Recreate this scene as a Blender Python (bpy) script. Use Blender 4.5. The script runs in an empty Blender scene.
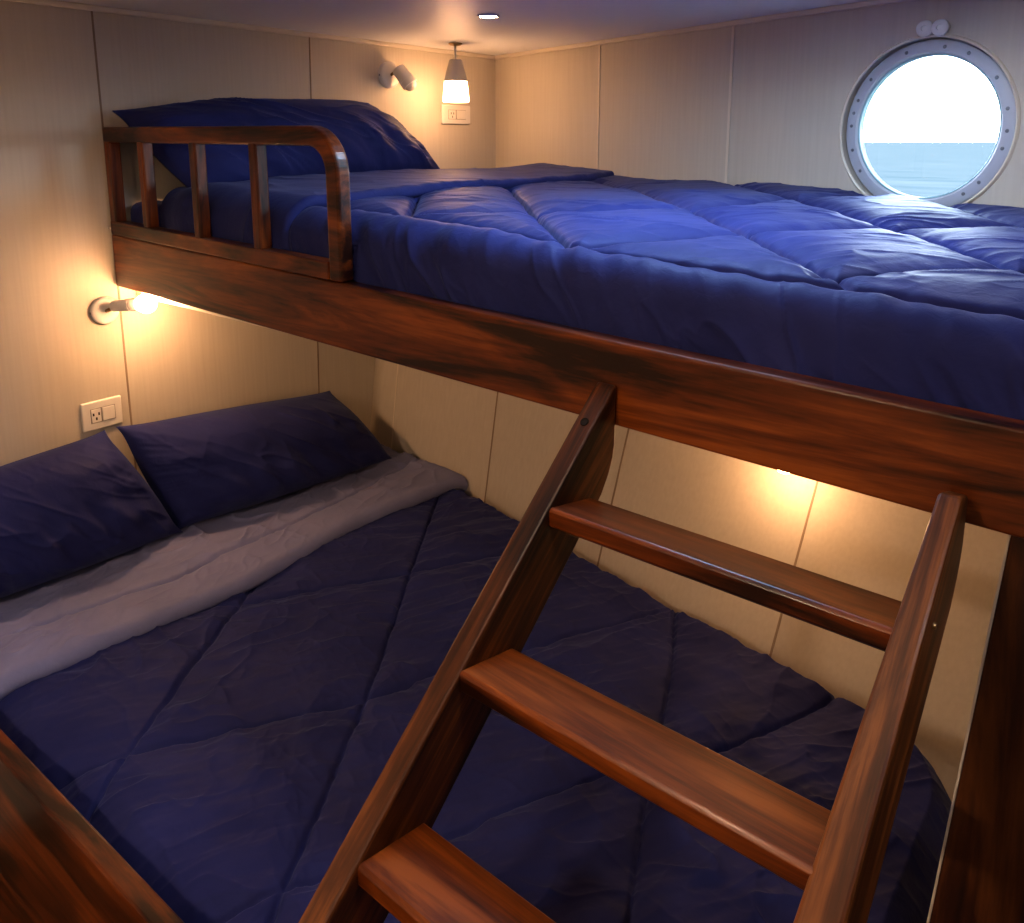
import bpy, bmesh, math, random
import numpy as np
from mathutils import Vector, Matrix

SC = bpy.context.scene
COL = SC.collection
random.seed(4)

# ------------------------------------------------------------------ camera
EYE = Vector((0.0, 0.0, 1.65))
F_PX, PITCH, AZ = 800.0, math.atan(150.0 / 800.0), None
AZ = math.atan((-480.0 - 512.0) / (F_PX / math.cos(PITCH)))
fh = Vector((-math.cos(AZ), -math.sin(AZ), 0)); rh = Vector((-math.sin(AZ), math.cos(AZ), 0)); zz = Vector((0, 0, 1))
fw = math.cos(PITCH) * fh - math.sin(PITCH) * zz
cu = math.cos(PITCH) * zz + math.sin(PITCH) * fh
cd = bpy.data.cameras.new('camera'); cam = bpy.data.objects.new('camera', cd); COL.objects.link(cam)
cd.sensor_fit = 'HORIZONTAL'; cd.sensor_width = 36.0; cd.lens = 36.0 * F_PX / 1024.0
cd.shift_y = (292.0 - 461.5) / 1024.0
cd.clip_start = 0.02; cd.clip_end = 20000
cam.matrix_world = Matrix(((rh.x, cu.x, -fw.x, EYE.x), (rh.y, cu.y, -fw.y, EYE.y), (rh.z, cu.z, -fw.z, EYE.z), (0, 0, 0, 1)))
SC.camera = cam

# ------------------------------------------------------------------ world, exposure
world = bpy.data.worlds.new('sky'); SC.world = world; world.use_nodes = True
wn = world.node_tree.nodes; wl = world.node_tree.links
bg = wn['Background']; bg.inputs['Strength'].default_value = 27.0
tc = wn.new('ShaderNodeTexCoord'); sp = wn.new('ShaderNodeSeparateXYZ'); cr = wn.new('ShaderNodeValToRGB')
wl.new(tc.outputs['Generated'], sp.inputs[0]); wl.new(sp.outputs['Z'], cr.inputs[0]); wl.new(cr.outputs[0], bg.inputs['Color'])
cr.color_ramp.elements[0].position = 0.0; cr.color_ramp.elements[0].color = (0.86, 0.93, 1.0, 1)
cr.color_ramp.elements[1].position = 0.6; cr.color_ramp.elements[1].color = (0.50, 0.70, 1.0, 1)
VS = SC.view_settings
SC.display_settings.display_device = 'sRGB'
VS.view_transform = 'Standard'; VS.look = 'None'; VS.gamma = 1.0; VS.use_curve_mapping = False
VS.exposure = 0.45
SC.cycles.caustics_reflective = False; SC.cycles.caustics_refractive = False

SUN = bpy.data.lights.new('sun', 'SUN'); SUN.energy = 1.0; SUN.angle = math.radians(2)
sun_o = bpy.data.objects.new('sun', SUN); COL.objects.link(sun_o); sun_o.rotation_euler = (math.radians(40), 0, math.radians(20)); sun_o.location = (0, -2, 6)

# light levels
BULB_W, BULB_L, BULB_P, BULB_H = (1.0, 0.50, 0.22), 240.0, 36.0, 85.0
DOWN_L = 138.0

# ------------------------------------------------------------------ materials
def new_mat(name):
    m = bpy.data.materials.new(name); m.use_nodes = True
    return m, m.node_tree.nodes, m.node_tree.links, m.node_tree.nodes['Principled BSDF']

def plain(name, col, rough=0.5, metal=0.0, spec=0.5, coat=0.0, noise=0.0):
    m, n, l, b = new_mat(name)
    b.inputs['Base Color'].default_value = (*col, 1); b.inputs['Roughness'].default_value = rough
    b.inputs['Metallic'].default_value = metal; b.inputs['Specular IOR Level'].default_value = spec
    b.inputs['Coat Weight'].default_value = coat
    if noise:
        t = n.new('ShaderNodeTexCoord'); s = n.new('ShaderNodeTexNoise'); s.inputs['Scale'].default_value = 60
        mx = n.new('ShaderNodeMix'); mx.data_type = 'RGBA'
        mx.inputs[6].default_value = (*[c * (1 - noise) for c in col], 1); mx.inputs[7].default_value = (*[min(1, c * (1 + noise)) for c in col], 1)
        l.new(t.outputs['Object'], s.inputs['Vector']); l.new(s.outputs['Fac'], mx.inputs[0]); l.new(mx.outputs[2], b.inputs['Base Color'])
    return m

def emit(name, col, strength):
    m, n, l, b = new_mat(name)
    b.inputs['Base Color'].default_value = (*col, 1)
    b.inputs['Emission Color'].default_value = (*col, 1); b.inputs['Emission Strength'].default_value = strength
    return m

def wood(name, dark, mid, light, rough=0.34, coat=0.16, streak=1.0):
    m, n, l, b = new_mat(name)
    t = n.new('ShaderNodeTexCoord'); oi = n.new('ShaderNodeObjectInfo')
    ml = n.new('ShaderNodeMath'); ml.operation = 'MULTIPLY'; ml.inputs[1].default_value = 37.0
    l.new(oi.outputs['Random'], ml.inputs[0])
    add = n.new('ShaderNodeVectorMath'); add.operation = 'ADD'
    l.new(t.outputs['Object'], add.inputs[0]); l.new(ml.outputs[0], add.inputs[1])
    def tex(scale, ns, detail, dist):
        mp = n.new('ShaderNodeMapping'); mp.inputs['Scale'].default_value = scale
        l.new(add.outputs[0], mp.inputs['Vector'])
        x = n.new('ShaderNodeTexNoise'); x.inputs['Scale'].default_value = ns; x.inputs['Detail'].default_value = detail
        x.inputs['Roughness'].default_value = 0.62; x.inputs['Distortion'].default_value = dist
        l.new(mp.outputs[0], x.inputs['Vector']); return x
    a = tex((1.6, 13, 13), 1.0, 6, 1.4)
    f = tex((4, 95, 95), 1.0, 4, 0.3)
    k = tex((1.5, 5, 5), 1.3, 3, 2.2)
    m1 = n.new('ShaderNodeMath'); m1.operation = 'MULTIPLY_ADD'; m1.inputs[1].default_value = 0.30 * streak
    l.new(f.outputs['Fac'], m1.inputs[0]); l.new(a.outputs['Fac'], m1.inputs[2])
    m2 = n.new('ShaderNodeMath'); m2.operation = 'MULTIPLY_ADD'; m2.inputs[1].default_value = 0.32
    l.new(k.outputs['Fac'], m2.inputs[0]); l.new(m1.outputs[0], m2.inputs[2])
    m3 = n.new('ShaderNodeMath'); m3.operation = 'MULTIPLY'; m3.inputs[1].default_value = 1.0 / (1.32 + 0.3 * streak) * 0.985
    l.new(m2.outputs[0], m3.inputs[0])
    r = n.new('ShaderNodeValToRGB'); e = r.color_ramp.elements
    e[0].position = 0.41; e[0].color = (*dark, 1); e[1].position = 0.60; e[1].color = (*light, 1)
    q = e.new(0.50); q.color = (*mid, 1)
    l.new(m3.outputs[0], r.inputs[0]); l.new(r.outputs[0], b.inputs['Base Color'])
    b.inputs['Roughness'].default_value = rough; b.inputs['Coat Weight'].default_value = coat; b.inputs['Coat Roughness'].default_value = 0.18; b.inputs['Specular IOR Level'].default_value = 0.3
    bp = n.new('ShaderNodeBump'); bp.inputs['Strength'].default_value = 0.12; bp.inputs['Distance'].default_value = 0.002
    l.new(f.outputs['Fac'], bp.inputs['Height']); l.new(bp.outputs[0], b.inputs['Normal'])
    return m

def laminate(name, c0, c1, rough=0.55):
    m, n, l, b = new_mat(name)
    t = n.new('ShaderNodeTexCoord'); mp = n.new('ShaderNodeMapping'); mp.inputs['Scale'].default_value = (130, 130, 5)
    x = n.new('ShaderNodeTexNoise'); x.inputs['Scale'].default_value = 1.0; x.inputs['Detail'].default_value = 5
    mp2 = n.new('ShaderNodeMapping'); mp2.inputs['Scale'].default_value = (5, 5, 160)
    y = n.new('ShaderNodeTexNoise'); y.inputs['Scale'].default_value = 1.0; y.inputs['Detail'].default_value = 3
    l.new(t.outputs['Object'], mp.inputs[0]); l.new(mp.outputs[0], x.inputs['Vector'])
    l.new(t.outputs['Object'], mp2.inputs[0]); l.new(mp2.outputs[0], y.inputs['Vector'])
    av = n.new('ShaderNodeMath'); av.operation = 'MULTIPLY_ADD'; av.inputs[1].default_value = 0.15
    l.new(y.outputs['Fac'], av.inputs[0])
    hf = n.new('ShaderNodeMath'); hf.operation = 'MULTIPLY'; hf.inputs[1].default_value = 0.85
    l.new(x.outputs['Fac'], hf.inputs[0]); l.new(hf.outputs[0], av.inputs[2])
    r = n.new('ShaderNodeValToRGB'); e = r.color_ramp.elements
    e[0].position = 0.3; e[0].color = (*c0, 1); e[1].position = 0.7; e[1].color = (*c1, 1)
    l.new(av.outputs[0], r.inputs[0]); l.new(r.outputs[0], b.inputs['Base Color'])
    b.inputs['Roughness'].default_value = rough; b.inputs['Specular IOR Level'].default_value = 0.35
    return m

def fabric(name, c0, c1, rough=0.55, sheen=0.15, sheen_col=(0.38, 0.50, 1.0), spec=0.07, fine=900):
    m, n, l, b = new_mat(name)
    t = n.new('ShaderNodeTexCoord'); x = n.new('ShaderNodeTexNoise'); x.inputs['Scale'].default_value = 9; x.inputs['Detail'].default_value = 6
    l.new(t.outputs['Object'], x.inputs['Vector'])
    r = n.new('ShaderNodeValToRGB'); e = r.color_ramp.elements
    e[0].position = 0.3; e[0].color = (*c0, 1); e[1].position = 0.7; e[1].color = (*c1, 1)
    l.new(x.outputs['Fac'], r.inputs[0]); l.new(r.outputs[0], b.inputs['Base Color'])
    b.inputs['Roughness'].default_value = rough; b.inputs['Specular IOR Level'].default_value = spec
    b.inputs['Specular Tint'].default_value = (*sheen_col, 1)
    b.inputs['Sheen Weight'].default_value = sheen; b.inputs['Sheen Roughness'].default_value = 0.4; b.inputs['Sheen Tint'].default_value = (*sheen_col, 1)
    w = n.new('ShaderNodeTexNoise'); w.inputs['Scale'].default_value = 55; w.inputs['Detail'].default_value = 5; w.inputs['Distortion'].default_value = 0.8
    l.new(t.outputs['Object'], w.inputs['Vector'])
    bp = n.new('ShaderNodeBump'); bp.inputs['Strength'].default_value = 0.25; bp.inputs['Distance'].default_value = 0.004
    l.new(w.outputs['Fac'], bp.inputs['Height']); l.new(bp.outputs[0], b.inputs['Normal'])
    return m

M_WALL = laminate('beige_laminate', (0.50, 0.455, 0.385), (0.55, 0.505, 0.43))
M_CEIL = plain('ceiling_white', (0.76, 0.78, 0.83), rough=0.5, spec=0.4, noise=0.03)
M_TRIM = plain('cream_trim', (0.66, 0.60, 0.50), rough=0.45)
M_SEAM = plain('brown_seam', (0.24, 0.175, 0.12), rough=0.7)
M_WOOD = wood('varnished_teak', (0.013, 0.0025, 0.0006), (0.108, 0.0205, 0.0024), (0.255, 0.059, 0.007))
M_WOODD = wood('dark_teak', (0.010, 0.003, 0.001), (0.072, 0.018, 0.003), (0.23, 0.069, 0.013), rough=0.45, coat=0.06, streak=2.2)
M_PANEL = wood('panel_teak', (0.006, 0.002, 0.0007), (0.035, 0.008, 0.0015), (0.10, 0.028, 0.005), rough=0.5, coat=0.05)  # deeper wood tone for the foot panel
M_FLOOR = wood('floor_wood', (0.03, 0.012, 0.005), (0.09, 0.03, 0.009), (0.16, 0.06, 0.018))
M_NAVY = fabric('navy_fabric', (0.0165, 0.0200, 0.094), (0.0220, 0.0270, 0.124))
M_LINING = fabric('grey_lining', (0.165, 0.180, 0.34), (0.20, 0.215, 0.40))
M_WHITE = plain('white_plastic', (0.72, 0.70, 0.66), rough=0.35)
M_WHITE_M = plain('white_enamel', (0.70, 0.70, 0.70), rough=0.3)
M_CHROME = plain('chrome', (0.75, 0.77, 0.8), rough=0.2, metal=1.0)
M_FRAME = plain('painted_frame', (0.46, 0.50, 0.60), rough=0.4)
M_BOLT = plain('steel_bolt', (0.20, 0.22, 0.26), rough=0.4, metal=0.8)
M_DARK = plain('dark_slot', (0.012, 0.010, 0.008), rough=1.0, spec=0.05)
M_BRASS = plain('bronze_ring', (0.35, 0.22, 0.10), rough=0.35, metal=1.0)
M_STEEL = plain('steel_screw', (0.6, 0.58, 0.55), rough=0.3, metal=1.0)
M_BULB = emit('warm_bulb', BULB_W, BULB_L)
M_BULBH = emit('warm_bulb_hull', BULB_W, BULB_H)
M_GLASSP = emit('frosted_glow', BULB_W, BULB_P)
M_LED = emit('cool_diffuser', (0.98, 0.96, 0.96), DOWN_L)
M_FILLW = emit('added_warm_fill', (1.0, 0.66, 0.42), 255.0)  # glow of the warm fill lights added over the aisle
M_MATT = fabric('mattress_sheet', (0.0165, 0.0200, 0.094), (0.0220, 0.0270, 0.124))

def glass_mat():
    m, n, l, b = new_mat('window_glass'); n.remove(b)
    o = n['Material Output']; t = n.new('ShaderNodeBsdfTransparent'); g = n.new('ShaderNodeBsdfGlossy'); mx = n.new('ShaderNodeMixShader')
    t.inputs[0].default_value = (0.93, 0.97, 0.98, 1); g.inputs['Roughness'].default_value = 0.02; mx.inputs[0].default_value = 0.02
    l.new(t.outputs[0], mx.inputs[1]); l.new(g.outputs[0], mx.inputs[2]); l.new(mx.outputs[0], o.inputs[0]); return m
M_GLASS = glass_mat()

def sea_mat():
    m, n, l, b = new_mat('sea_water')
    t = n.new('ShaderNodeTexCoord'); mp = n.new('ShaderNodeMapping'); mp.inputs['Scale'].default_value = (0.12, 0.55, 1); mp.inputs['Rotation'].default_value = (0, 0, 0.22)
    x = n.new('ShaderNodeTexNoise'); x.inputs['Scale'].default_value = 0.6; x.inputs['Detail'].default_value = 6
    l.new(t.outputs['Object'], mp.inputs[0]); l.new(mp.outputs[0], x.inputs['Vector'])
    r = n.new('ShaderNodeValToRGB'); e = r.color_ramp.elements
    e[0].position = 0.35; e[0].color = (0.0215, 0.0255, 0.0245, 1); e[1].position = 0.65; e[1].color = (0.0340, 0.0350, 0.0325, 1)
    l.new(x.outputs['Fac'], r.inputs[0])
    df = n.new('ShaderNodeBsdfDiffuse'); l.new(r.outputs[0], df.inputs[0]); l.new(df.outputs[0], n['Material Output'].inputs[0]); n.remove(b)
    return m
M_SEA = sea_mat()

# ------------------------------------------------------------------ mesh helpers
def link_mesh(name, verts, faces, mat, parent=None, smooth=False, loc=(0, 0, 0), mat_world=None):
    me = bpy.data.meshes.new(name); me.from_pydata([tuple(v) for v in verts], [], [tuple(f) for f in faces]); me.validate(); me.update()
    return link_me(name, me, mat, parent, smooth, mat_world)

def link_me(name, me, mat, parent=None, smooth=False, mat_world=None):
    o = bpy.data.objects.new(name, me); COL.objects.link(o); me.materials.append(mat)
    if smooth:
        me.polygons.foreach_set('use_smooth', [True] * len(me.polygons))
    mw = mat_world or Matrix.Identity(4)
    if parent is not None:
        o.parent = parent
        o.matrix_parent_inverse = Matrix.Identity(4)
        o.matrix_basis = Matrix.Translation(-absloc(parent)) @ mw
    else:
        o.matrix_basis = mw
    return o

def absloc(o):
    v = Vector((0, 0, 0))
    while o is not None:
        v = v + o.location; o = o.parent
    return v

def link_bm(name, bm, mat, parent=None, smooth=False, mat_world=None):
    bmesh.ops.recalc_face_normals(bm, faces=bm.faces)
    me = bpy.data.meshes.new(name); bm.to_mesh(me); bm.free()
    return link_me(name, me, mat, parent, smooth, mat_world)

def thing(name, label, cat, loc, group=None):
    o = bpy.data.objects.new(name, None); COL.objects.link(o); o.empty_display_size = 0.05
    o.location = loc; o['label'] = label; o['category'] = cat
    if group: o['group'] = group
    return o

def tag(o, label, cat, group=None):
    o['label'] = label; o['category'] = cat
    if group: o['group'] = group
    return o

def structure(o):
    o['kind'] = 'structure'; return o

def bevel(o, w, seg=2):
    m = o.modifiers.new('bevel', 'BEVEL'); m.width = w; m.segments = seg; m.limit_method = 'ANGLE'; m.angle_limit = math.radians(35); m.harden_normals = False
    return o

def box_v(x0, x1, y0, y1, z0, z1):
    v = [(x0, y0, z0), (x1, y0, z0), (x1, y1, z0), (x0, y1, z0), (x0, y0, z1), (x1, y0, z1), (x1, y1, z1), (x0, y1, z1)]
    f = [(0, 3, 2, 1), (4, 5, 6, 7), (0, 1, 5, 4), (1, 2, 6, 5), (2, 3, 7, 6), (3, 0, 4, 7)]
    return v, f
F_BOX = box_v(0, 1, 0, 1, 0, 1)[1]

def box(name, b, mat, parent=None, bv=0.0, seg=2):
    v, f = box_v(*b); c = Vector(((b[0] + b[1]) / 2, (b[2] + b[3]) / 2, (b[4] + b[5]) / 2))
    o = link_mesh(name, [Vector(p) - c for p in v], f, mat, parent, mat_world=Matrix.Translation(c))
    if bv: bevel(o, bv, seg)
    return o

def prism(name, prof, axis_len, mat, parent=None, mw=None, bv=0.0, seg=2, along='x'):
    """closed 2-D profile (a,b) swept along local x from 0 to axis_len; profile a->y, b->z"""
    n = len(prof); v = [(0, a, b) for a, b in prof] + [(axis_len, a, b) for a, b in prof]
    f = [tuple(range(n))[::-1], tuple(range(n, 2 * n))] + [(i, (i + 1) % n, n + (i + 1) % n, n + i) for i in range(n)]
    bm = bmesh.new(); vs = [bm.verts.new(p) for p in v]
    for q in f: bm.faces.new([vs[i] for i in q])
    o = link_bm(name, bm, mat, parent, mat_world=mw)
    if bv: bevel(o, bv, seg)
    return o

def frame(origin, zdir, xhint=(1, 0, 0)):
    z = Vector(zdir).normalized(); x = Vector(xhint); x = (x - z * x.dot(z))
    if x.length < 1e-4: x = Vector((0, 1, 0)) - z * z.y
    x.normalize(); y = z.cross(x)
    return Matrix(((x.x, y.x, z.x, origin[0]), (x.y, y.y, z.y, origin[1]), (x.z, y.z, z.z, origin[2]), (0, 0, 0, 1)))

def lathe(name, prof, mat, parent, origin, zdir=(0, 0, 1), n=40, smooth=True, closed=False):
    """profile [(r,z)] turned round the local z axis"""
    v = []; f = []; m = len(prof)
    for r, z in prof:
        for i in range(n):
            a = 2 * math.pi * i / n; v.append((r * math.cos(a), r * math.sin(a), z))
    rng = m if closed else m - 1
    for j in range(rng):
        k = (j + 1) % m
        for i in range(n):
            f.append((j * n + i, j * n + (i + 1) % n, k * n + (i + 1) % n, k * n + i))
    bm = bmesh.new(); vs = [bm.verts.new(p) for p in v]
    for q in f: bm.faces.new([vs[i] for i in q])
    if not closed:
        for j in (0, m - 1):
            if prof[j][0] > 1e-5: bm.faces.new([vs[j * n + i] for i in range(n)])
    bmesh.ops.remove_doubles(bm, verts=bm.verts, dist=1e-6)
    o = link_bm(name, bm, mat, parent, smooth=False, mat_world=frame(origin, zdir))
    if smooth:
        me = o.data; me.polygons.foreach_set('use_smooth', [True] * len(me.polygons))
        try: me.set_sharp_from_angle(angle=math.radians(40))
        except Exception: pass
    return o

def tube(name, pts, r, mat, parent, n=12):
    pts = [Vector(p) for p in pts]; v = []; f = []
    for i, p in enumerate(pts):
        d = (pts[min(i + 1, len(pts) - 1)] - pts[max(i - 1, 0)]).normalized(); fr = frame(p, d, (0.3, 0.8, 0.5))
        for k in range(n):
            a = 2 * math.pi * k / n; v.append(fr @ Vector((r * math.cos(a), r * math.sin(a), 0)))
    for i in range(len(pts) - 1):
        for k in range(n): f.append((i * n + k, i * n + (k + 1) % n, (i + 1) * n + (k + 1) % n, (i + 1) * n + k))
    f.append(tuple(range(n))[::-1]); f.append(tuple(range((len(pts) - 1) * n, len(pts) * n)))
    return link_mesh(name, v, f, mat, parent, smooth=True)

# ---- numpy noise for cloth
def _hash(ix, iy, seed):
    h = (ix * 374761393 + iy * 668265263 + seed * 974634777) & 0xffffffff
    h = ((h ^ (h >> 13)) * 1274126177) & 0xffffffff
    return (h ^ (h >> 16)) & 0xffff
def perlin(x, y, seed=0):
    x = np.asarray(x, float); y = np.asarray(y, float)
    x0 = np.floor(x).astype(np.int64); y0 = np.floor(y).astype(np.int64); fx = x - x0; fy = y - y0
    u = fx * fx * fx * (fx * (fx * 6 - 15) + 10); w = fy * fy * fy * (fy * (fy * 6 - 15) + 10)
    def g(ix, iy, dx, dy):
        a = _hash(ix, iy, seed) * (2 * np.pi / 65536.0); return np.cos(a) * dx + np.sin(a) * dy
    a = g(x0, y0, fx, fy); b = g(x0 + 1, y0, fx - 1, fy); c = g(x0, y0 + 1, fx, fy - 1); d = g(x0 + 1, y0 + 1, fx - 1, fy - 1)
    return (a + u * (b - a)) * (1 - w) + (c + u * (d - c)) * w
def fbm(x, y, seed, octv=4, gain=0.5):
    s = 0; a = 1.0; f = 1.0
    for i in range(octv):
        s = s + a * perlin(x * f, y * f, seed + i * 17); a *= gain; f *= 2.03
    return s
def crease(x, y, scale, seed, sharp=7.0):
    wx = x + 0.06 * perlin(x * 5, y * 5, seed + 5); wy = y + 0.06 * perlin(x * 5 + 9, y * 5, seed + 6)
    a = fbm(wx * scale, wy * scale, seed, 2, 0.4); ms = np.clip(perlin(x * 3.1, y * 3.1, seed + 9) * 1.6 + 0.45, 0, 1)
    return np.exp(-np.abs(a) * sharp) * ms
def smooth(a, b, x):
    t = np.clip((x - a) / (b - a), 0, 1); return t * t * (3 - 2 * t)

def seg_dist(x, y, lines):
    """distance to the nearest stitched line, and the arc length along it"""
    best = np.full(x.shape, 9.0); arc = np.zeros(x.shape); base = 0.0
    for ln in lines:
        for (ax, ay), (bx, by) in zip(ln[:-1], ln[1:]):
            dx, dy = bx - ax, by - ay; L2 = dx * dx + dy * dy; L = math.sqrt(L2)
            t = np.clip(((x - ax) * dx + (y - ay) * dy) / L2, 0, 1)
            d = np.hypot(x - ax - t * dx, y - ay - t * dy); k = d < best
            best = np.where(k, d, best); arc = np.where(k, base + t * L, arc); base += L
        base += 3.0
    return best, arc

def curve(pts, n=8):
    """Catmull-Rom through the points"""
    p = [np.array(q, float) for q in pts]; p = [2 * p[0] - p[1]] + p + [2 * p[-1] - p[-2]]; out = []
    for i in range(1, len(p) - 2):
        for k in range(n):
            t = k / n
            out.append(tuple(0.5 * (2 * p[i] + (p[i + 1] - p[i - 1]) * t + (2 * p[i - 1] - 5 * p[i] + 4 * p[i + 1] - p[i + 2]) * t * t + (3 * p[i] - p[i - 1] - 3 * p[i + 1] + p[i + 2]) * t ** 3)))
    out.append(tuple(p[-2])); return out

def grid_mesh(name, X, Y, Z, mat, parent=None, closed_u=False):
    nu, nv = X.shape; co = np.stack([X, Y, Z], -1).reshape(-1, 3)
    i = np.arange(nu - 1)[:, None] * nv + np.arange(nv - 1)[None, :]
    f = np.stack([i, i + nv, i + nv + 1, i + 1], -1).reshape(-1, 4)
    me = bpy.data.meshes.new(name); me.vertices.add(len(co)); me.vertices.foreach_set('co', co.ravel())
    me.loops.add(f.size); me.loops.foreach_set('vertex_index', f.ravel().astype(np.int32))
    me.polygons.add(len(f)); me.polygons.foreach_set('loop_start', np.arange(0, f.size, 4, dtype=np.int32)); me.polygons.foreach_set('loop_total', np.full(len(f), 4, dtype=np.int32))
    me.update(calc_edges=True); me.validate()
    return link_me(name, me, mat, parent, smooth=True)

# ------------------------------------------------------------------ the room
ZC = 1.963
HU = Vector((0.969, -0.246, 0)).normalized(); HN = Vector((-HU.y * -1, 0, 0))
HN = Vector((HU.y, -HU.x, 0))                 # points into the cabin (towards -y)
H0 = Vector((-2.0, 2.340, 0))
def hull_y(x): return 2.340 - 0.25387 * (x + 2.0)

structure(box('wall_head', (-2.06, -2.0, -1.5, 2.75, -0.05, ZC + 0.06), M_WALL))
structure(box('floor', (-2.06, 1.06, -1.56, 2.75, -0.06, 0.0), M_FLOOR))
HX0, HX1, HY0, HY1 = -0.82, -0.48, 1.06, 1.40
def ceiling():
    xs = [-2.06, HX0, HX1, 1.06]; ys = [-1.56, HY0, HY1, 2.75]; bm = bmesh.new()
    g = [[[bm.verts.new((x, y, z)) for z in (ZC, ZC + 0.06)] for y in ys] for x in xs]
    for i in range(3):
        for j in range(3):
            if i == 1 and j == 1: continue
            for k in (0, 1): bm.faces.new((g[i][j][k], g[i + 1][j][k], g[i + 1][j + 1][k], g[i][j + 1][k]))
    def side(a, b): bm.faces.new((g[a[0]][a[1]][0], g[b[0]][b[1]][0], g[b[0]][b[1]][1], g[a[0]][a[1]][1]))
    for i in range(3):
        side((i, 0), (i + 1, 0)); side((i, 3), (i + 1, 3)); side((0, i), (0, i + 1)); side((3, i), (3, i + 1))
    side((1, 1), (2, 1)); side((1, 2), (2, 2)); side((1, 1), (1, 2)); side((2, 1), (2, 2))
    return structure(link_bm('ceiling', bm, M_CEIL))
ceiling()
def portal(name, loc, rot, sx, sy):
    L = bpy.data.lights.new(name, 'AREA'); L.shape = 'RECTANGLE'; L.size = sx; L.size_y = sy; L.cycles.is_portal = True
    o = bpy.data.objects.new(name, L); COL.objects.link(o); o.location = loc; o.rotation_euler = rot; return o
portal('hatch_portal', ((HX0 + HX1) / 2, (HY0 + HY1) / 2, ZC + 0.055), (0, 0, 0), HX1 - HX0, HY1 - HY0)
structure(box('wall_foot', (1.0, 1.06, -1.5, 2.75, -0.05, ZC + 0.06), M_WALL))
structure(box('wall_aisle', (-2.06, 1.06, -1.56, -1.5, -0.05, ZC + 0.06), M_WALL))

# upper hull wall with the round opening
WC = Vector((-0.439, 1.943, 1.681)); WC = H0 + HU * (WC - H0).dot(HU) + Vector((0, 0, 1.681))
S_W = (Vector((WC.x, WC.y, 0)) - H0).dot(HU)
R_OPEN, R_RING = 0.156, 0.184
def hull_wall():
    s0, s1, z0, z1, th = -0.02, 3.12, 1.20, ZC + 0.05, 0.035
    n = 96; bm = bmesh.new(); rings = []
    for off in (0.0, th):
        inn = []; out = []
        for i in range(n):
            a = 2 * math.pi * i / n; c, s = math.cos(a), math.sin(a)
            inn.append((S_W + (R_RING + 0.005) * c, WC.z + (R_RING + 0.005) * s))
            tx = ((s1 - S_W) if c > 0 else (s0 - S_W)) / c if abs(c) > 1e-9 else 1e9
            tz = ((z1 - WC.z) if s > 0 else (z0 - WC.z)) / s if abs(s) > 1e-9 else 1e9
            t = min(tx, tz); out.append((S_W + t * c, WC.z + t * s))
        for cx, cz in ((s0, z0), (s1, z0), (s1, z1), (s0, z1)):
            k = min(range(n), key=lambda i: (out[i][0] - cx) ** 2 + (out[i][1] - cz) ** 2); out[k] = (cx, cz)
        def mk(p): q = H0 + HU * p[0] - HN * off; return bm.verts.new((q.x, q.y, p[1]))
        rings.append(([mk(p) for p in inn], [mk(p) for p in out]))
    (i0, o0), (i1, o1) = rings
    for i in range(n):
        j = (i + 1) % n
        bm.faces.new((i0[i], i0[j], o0[j], o0[i])); bm.faces.new((i1[i], o1[i], o1[j], i1[j]))
        bm.faces.new((i0[i], i1[i], i1[j], i0[j])); bm.faces.new((o0[i], o0[j], o1[j], o1[i]))
    return structure(link_bm('wall_hull', bm, M_WALL))
hull_wall()

# lower hull wall: flared planking that comes inboard as it goes down
KX = np.array([-2.0, -1.447, -0.97, -0.52, -0.265, 0.0, 1.0])
K65 = np.array([1.678, 1.645, 1.550, 1.476, 1.440, 1.385, 1.15])
KSL = np.array([0.13, 0.19, 0.42, 0.72, 0.82, 0.88, 0.9])
def low_y(x, z):
    return np.interp(x, KX, K65) + np.interp(x, KX, KSL) * (np.asarray(z) - 0.65)
def lower_hull():
    xs = np.linspace(-2.0, 1.0, 61); zs = np.linspace(0.0, 1.262, 20)
    X, Z = np.meshgrid(xs, zs, indexing='ij')
    o = grid_mesh('wall_hull_lower', X, low_y(X, np.maximum(Z, 0.35)), Z, M_WALL)
    m = o.modifiers.new('thick', 'SOLIDIFY'); m.thickness = 0.012; m.offset = -1.0
    return structure(o)
lower_hull()

# joint strips
def strip_head(name, ya, za, yb, zb, w, mat, t=0.0012):
    v = []
    for x in (-2.0005, -2.0 + t):
        v += [(x, ya - w / 2, za), (x, ya + w / 2, za), (x, yb + w / 2, zb), (x, yb - w / 2, zb)]
    f = [(0, 1, 2, 3), (7, 6, 5, 4), (0, 4, 5, 1), (1, 5, 6, 2), (2, 6, 7, 3), (3, 7, 4, 0)]
    return structure(link_mesh(name, v, f, mat))
strip_head('trim_1', 0.898, 0.05, 0.890, ZC - 0.012, 0.0045, M_SEAM)
strip_head('trim_2', 1.462, 0.05, 1.505, ZC - 0.012, 0.004, M_SEAM)

def strip_hull(name, s, w, mat, t=0.003):
    v = []
    for off in (-0.0005, t):
        for ds, z in ((-w / 2, 1.25), (w / 2, 1.25), (w / 2, ZC - 0.012), (-w / 2, ZC - 0.012)):
            q = H0 + HU * (s + ds) + HN * off; v.append((q.x, q.y, z))
    return structure(link_mesh(name, v, [(0, 1, 2, 3), (7, 6, 5, 4), (0, 4, 5, 1), (1, 5, 6, 2), (2, 6, 7, 3), (3, 7, 4, 0)], mat))
strip_hull('trim_3', 0.572, 0.006, M_TRIM)
strip_hull('trim_4', 1.090, 0.008, M_TRIM)

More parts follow.
